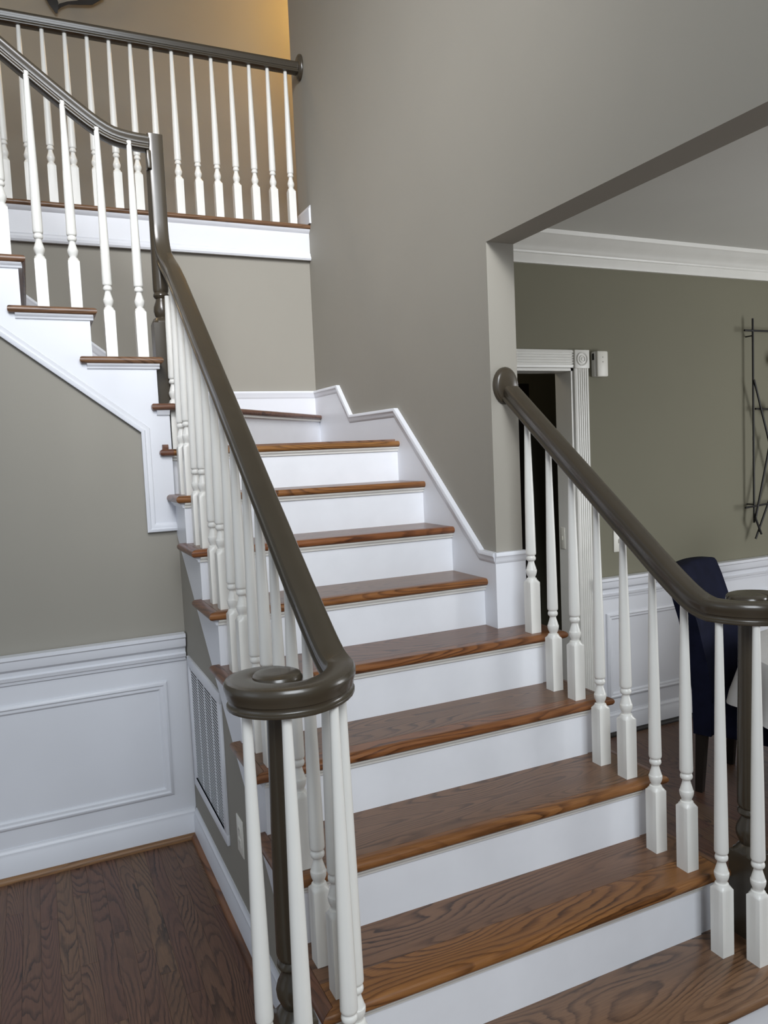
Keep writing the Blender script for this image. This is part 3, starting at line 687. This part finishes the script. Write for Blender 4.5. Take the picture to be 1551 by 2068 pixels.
# metal rod wall art
wa = thing('wall_art', 'black metal rod wall art with small candle cups on dining wall', 'wall art', (3.45, yD, 1.65))
def rod(name, a, b2, rad=0.006, seg=8, mat='black', par=wa, org=(3.45, yD, 1.65)):
    a = Vector(a); b2 = Vector(b2); d = (b2 - a).normalized(); s = d.orthogonal().normalized(); q = d.cross(s); bm = bmesh.new()
    R = [[bm.verts.new(p + (s * math.cos(2 * math.pi * i / seg) + q * math.sin(2 * math.pi * i / seg)) * rad - Vector(org)) for i in range(seg)] for p in (a, b2)]
    for i in range(seg): bm.faces.new((R[0][i], R[0][(i + 1) % seg], R[1][(i + 1) % seg], R[1][i]))
    bm.faces.new(R[0][::-1]); bm.faces.new(R[1]); return obj(name, bm, mat, par)
ay = yD - 0.05
for a, b2 in (((3.382, ay, 2.35), (3.382, ay, 1.14)), ((3.313, ay, 2.279), (3.80, ay, 2.279)), ((3.378, ay - .01, 1.99), (3.62, ay - .01, 1.27)), ((3.52, ay - .012, 1.66), (3.378, ay - .012, 1.16)), ((3.30, ay - .008, 1.236), (3.72, ay - .008, 1.262)),
              ((3.389, ay - .004, 1.042), (3.66, ay - .004, 1.56)), ((3.375, ay - .015, 1.17), (3.425, ay - .015, 1.068)), ((3.40, ay, 1.82), (3.70, ay, 1.81)), ((3.72, ay, 2.40), (3.72, ay, 1.12)), ((3.60, ay - .01, 2.10), (3.86, ay - .01, 1.3))):
    rod('rod', a, b2)
for x, z in ((3.382, 2.25), (3.72, 2.25), (3.382, 1.25), (3.72, 1.25)): rod('wall_standoff', (x, ay, z), (x, yD, z), 0.004)
for x, z in ((3.545, 1.79), (3.60, 2.08)):
    bm = lathe(bmesh.new(), [(0.016, 0), (0.022, 0.004), (0.024, 0.05), (0.022, 0.05), (0.020, 0.008)], 16, x - 3.45, -0.075, z - 1.65); obj('candle_cup', bm, 'glass', wa)

# ------------------------------------------------------------------ upper hall wall ornament
org = Vector((-0.05, 4.3, 4.9)); drop = Vector((0, 0, 0.035))
wo = thing('wall_ornament', 'dark bent metal ornament at top edge above balcony rail', 'wall ornament', org - drop)
def ribbon(name, pts, wds, thick, off):
    bm = bmesh.new(); L = []
    for i, (x, z) in enumerate(pts):
        a = Vector(pts[max(i - 1, 0)]); b2 = Vector(pts[min(i + 1, len(pts) - 1)]); d = (b2 - a).normalized(); nn_ = Vector((-d.y, d.x)) * wds[i] / 2
        y = -off[i]
        L.append([bm.verts.new((x + nn_.x - org.x, y, z + nn_.y - org.z)), bm.verts.new((x - nn_.x - org.x, y, z - nn_.y - org.z)), bm.verts.new((x - nn_.x - org.x, y + thick, z - nn_.y - org.z)), bm.verts.new((x + nn_.x - org.x, y + thick, z + nn_.y - org.z))])
    for a, b2 in zip(L, L[1:]):
        for j in range(4): bm.faces.new((a[j], a[(j + 1) % 4], b2[(j + 1) % 4], b2[j]))
    bm.faces.new(L[0]); bm.faces.new(L[-1][::-1]); return obj(name, bm, 'black', wo)
ribbon('blade', [(-0.26, 4.86), (-0.22, 4.78), (-0.185, 4.70), (-0.172, 4.650)], [0.06, 0.075, 0.06, 0.012], 0.004, [0.05, 0.06, 0.06, 0.05])
ribbon('blade', [(-0.175, 4.672), (-0.145, 4.705), (-0.10, 4.728), (-0.04, 4.742), (0.04, 4.765), (0.10, 4.82), (0.13, 4.90)], [0.014, 0.022, 0.018, 0.026, 0.05, 0.07, 0.04], 0.004, [0.05, 0.05, 0.05, 0.05, 0.055, 0.06, 0.06])
ribbon('blade', [(-0.24, 4.84), (-0.10, 4.90), (0.02, 4.93), (0.13, 4.89)], [0.03, 0.05, 0.05, 0.02], 0.004, [0.05] * 4)
obj('mounting_post', boxm(-0.05, -0.03, -0.05, 0, -0.02, 0.03, 0.002), 'black', wo)

# ------------------------------------------------------------------ dining furniture
def dining_chair(label, loc, ang):
    """local: x = forward (seat direction), y = width, origin at middle of the rear legs on the floor"""
    t = thing('dining_chair', label, 'chair', loc, ang, 'navy dining chairs')
    W2 = 0.23; bm = bmesh.new(); rings = []
    for z, xo, th, wd in ((0.28, 0.0, 0.08, W2), (0.48, -0.005, 0.09, W2), (0.62, -0.025, 0.09, W2), (0.80, -0.062, 0.085, W2 - .003), (0.95, -0.105, 0.078, W2), (1.018, -0.126, 0.072, W2), (1.030, -0.128, 0.066, W2 - .004), (1.034, -0.122, 0.052, W2 - .012)):
        ring = []
        for i in range(9): v = -wd + 2 * wd * i / 8; ring.append((xo - 0.015 * (1 - (v / wd) ** 2) , v, z + (0.012 * (1 - (v / wd) ** 2) if z > 1.0 else 0)))
        for i in range(9): v = wd - 2 * wd * i / 8; ring.append((xo + th - 0.01 * (1 - (v / wd) ** 2), v, z + (0.012 * (1 - (v / wd) ** 2) if z > 1.0 else 0)))
        rings.append([bm.verts.new(p) for p in ring])
    K = len(rings[0])
    for a, b2 in zip(rings, rings[1:]):
        for j in range(K): bm.faces.new((a[j], a[(j + 1) % K], b2[(j + 1) % K], b2[j]))
    bm.faces.new(rings[0][::-1]); bm.faces.new(rings[-1])
    obj('backrest', bm, 'navy', t)
    obj('seat', boxm(0.07, 0.50, -W2, W2, 0.285, 0.44, 0.018), 'navy', t)
    obj('seat_cushion', boxm(0.08, 0.505, -W2 + .005, W2 - .005, 0.425, 0.462, 0.015), 'navy', t)
    for x, sy, splay in ((0.03, -1, -0.015), (0.03, 1, -0.015), (0.46, -1, 0.0), (0.46, 1, 0.0)):
        b3 = bmesh.new(); R = []
        for z, s, o in ((0.0, 0.016, splay), (0.30, 0.023, 0)):
            R.append([b3.verts.new((x + o + a * s, sy * (W2 - 0.03) + c_ * s, z)) for a, c_ in ((-1, -1), (1, -1), (1, 1), (-1, 1))])
        for j in range(4): b3.faces.new((R[0][j], R[0][(j + 1) % 4], R[1][(j + 1) % 4], R[1][j]))
        b3.faces.new(R[0][::-1]); b3.faces.new(R[1]); obj('leg', b3, 'darkwood', t)
    return t
al = math.radians(-68); dv = Vector((math.cos(al), math.sin(al), 0)); wv = Vector((-math.sin(al), math.cos(al), 0))
Fp = Vector((2.13, 1.19, 0)); base = Fp + wv * 0.23
dining_chair('navy upholstered dining chair behind right handrail, nearest the doorway', (base.x, base.y, zf), al)
TCx, TCy, TR = 2.62, 0.53, 0.60
a2 = math.radians(25); bpos = Vector((TCx + math.cos(a2) * 0.78, TCy + math.sin(a2) * 0.78 + 0.25, 0))
dining_chair('navy upholstered dining chair at right picture edge beyond the table', (bpos.x, bpos.y, zf), math.atan2(TCy - bpos.y, TCx - bpos.x))
tb = thing('dining_table', 'round pedestal dining table hidden under white cloth', 'table', (TCx, TCy, zf))
obj('tabletop', lathe(bmesh.new(), [(0.02, 0.69), (TR - 0.01, 0.69), (TR, 0.70), (TR, 0.71), (TR - 0.01, 0.718), (0.02, 0.718)], 40), 'darkwood', tb)
obj('pedestal', lathe(bmesh.new(), [(0.26, 0.0), (0.26, 0.02), (0.12, 0.06), (0.06, 0.12), (0.07, 0.3), (0.05, 0.5), (0.10, 0.69)], 24), 'darkwood', tb)
bm = bmesh.new(); seg = 120; rings = []
for rad, z, amp in ((0.01, 0.724, 0), (TR - 0.02, 0.724, 0), (TR + 0.004, 0.720, 0), (TR + 0.014, 0.70, 0.002), (TR + 0.022, 0.64, 0.010), (TR + 0.034, 0.58, 0.020), (TR + 0.042, 0.53, 0.030), (TR + 0.048, 0.49, 0.036)):
    rg = []
    for i in range(seg):
        a = 2 * math.pi * i / seg; wv_ = math.sin(a * 11 + 0.6 * math.sin(a * 3)); q = rad + amp * wv_
        zz = z + (0.015 * math.cos(4 * a + 0.8) if z < 0.5 else 0)
        rg.append(bm.verts.new((q * math.cos(a), q * math.sin(a), zz)))
    rings.append(rg)
for a_, b_ in zip(rings, rings[1:]):
    for i in range(seg): bm.faces.new((a_[i], a_[(i + 1) % seg], b_[(i + 1) % seg], b_[i]))
bm.faces.new(rings[0][::-1])
tc_ = obj('tablecloth', bm, 'cloth', None, (TCx, TCy, zf)); tag(tc_, 'white cloth draped over the round dining table', 'tablecloth')
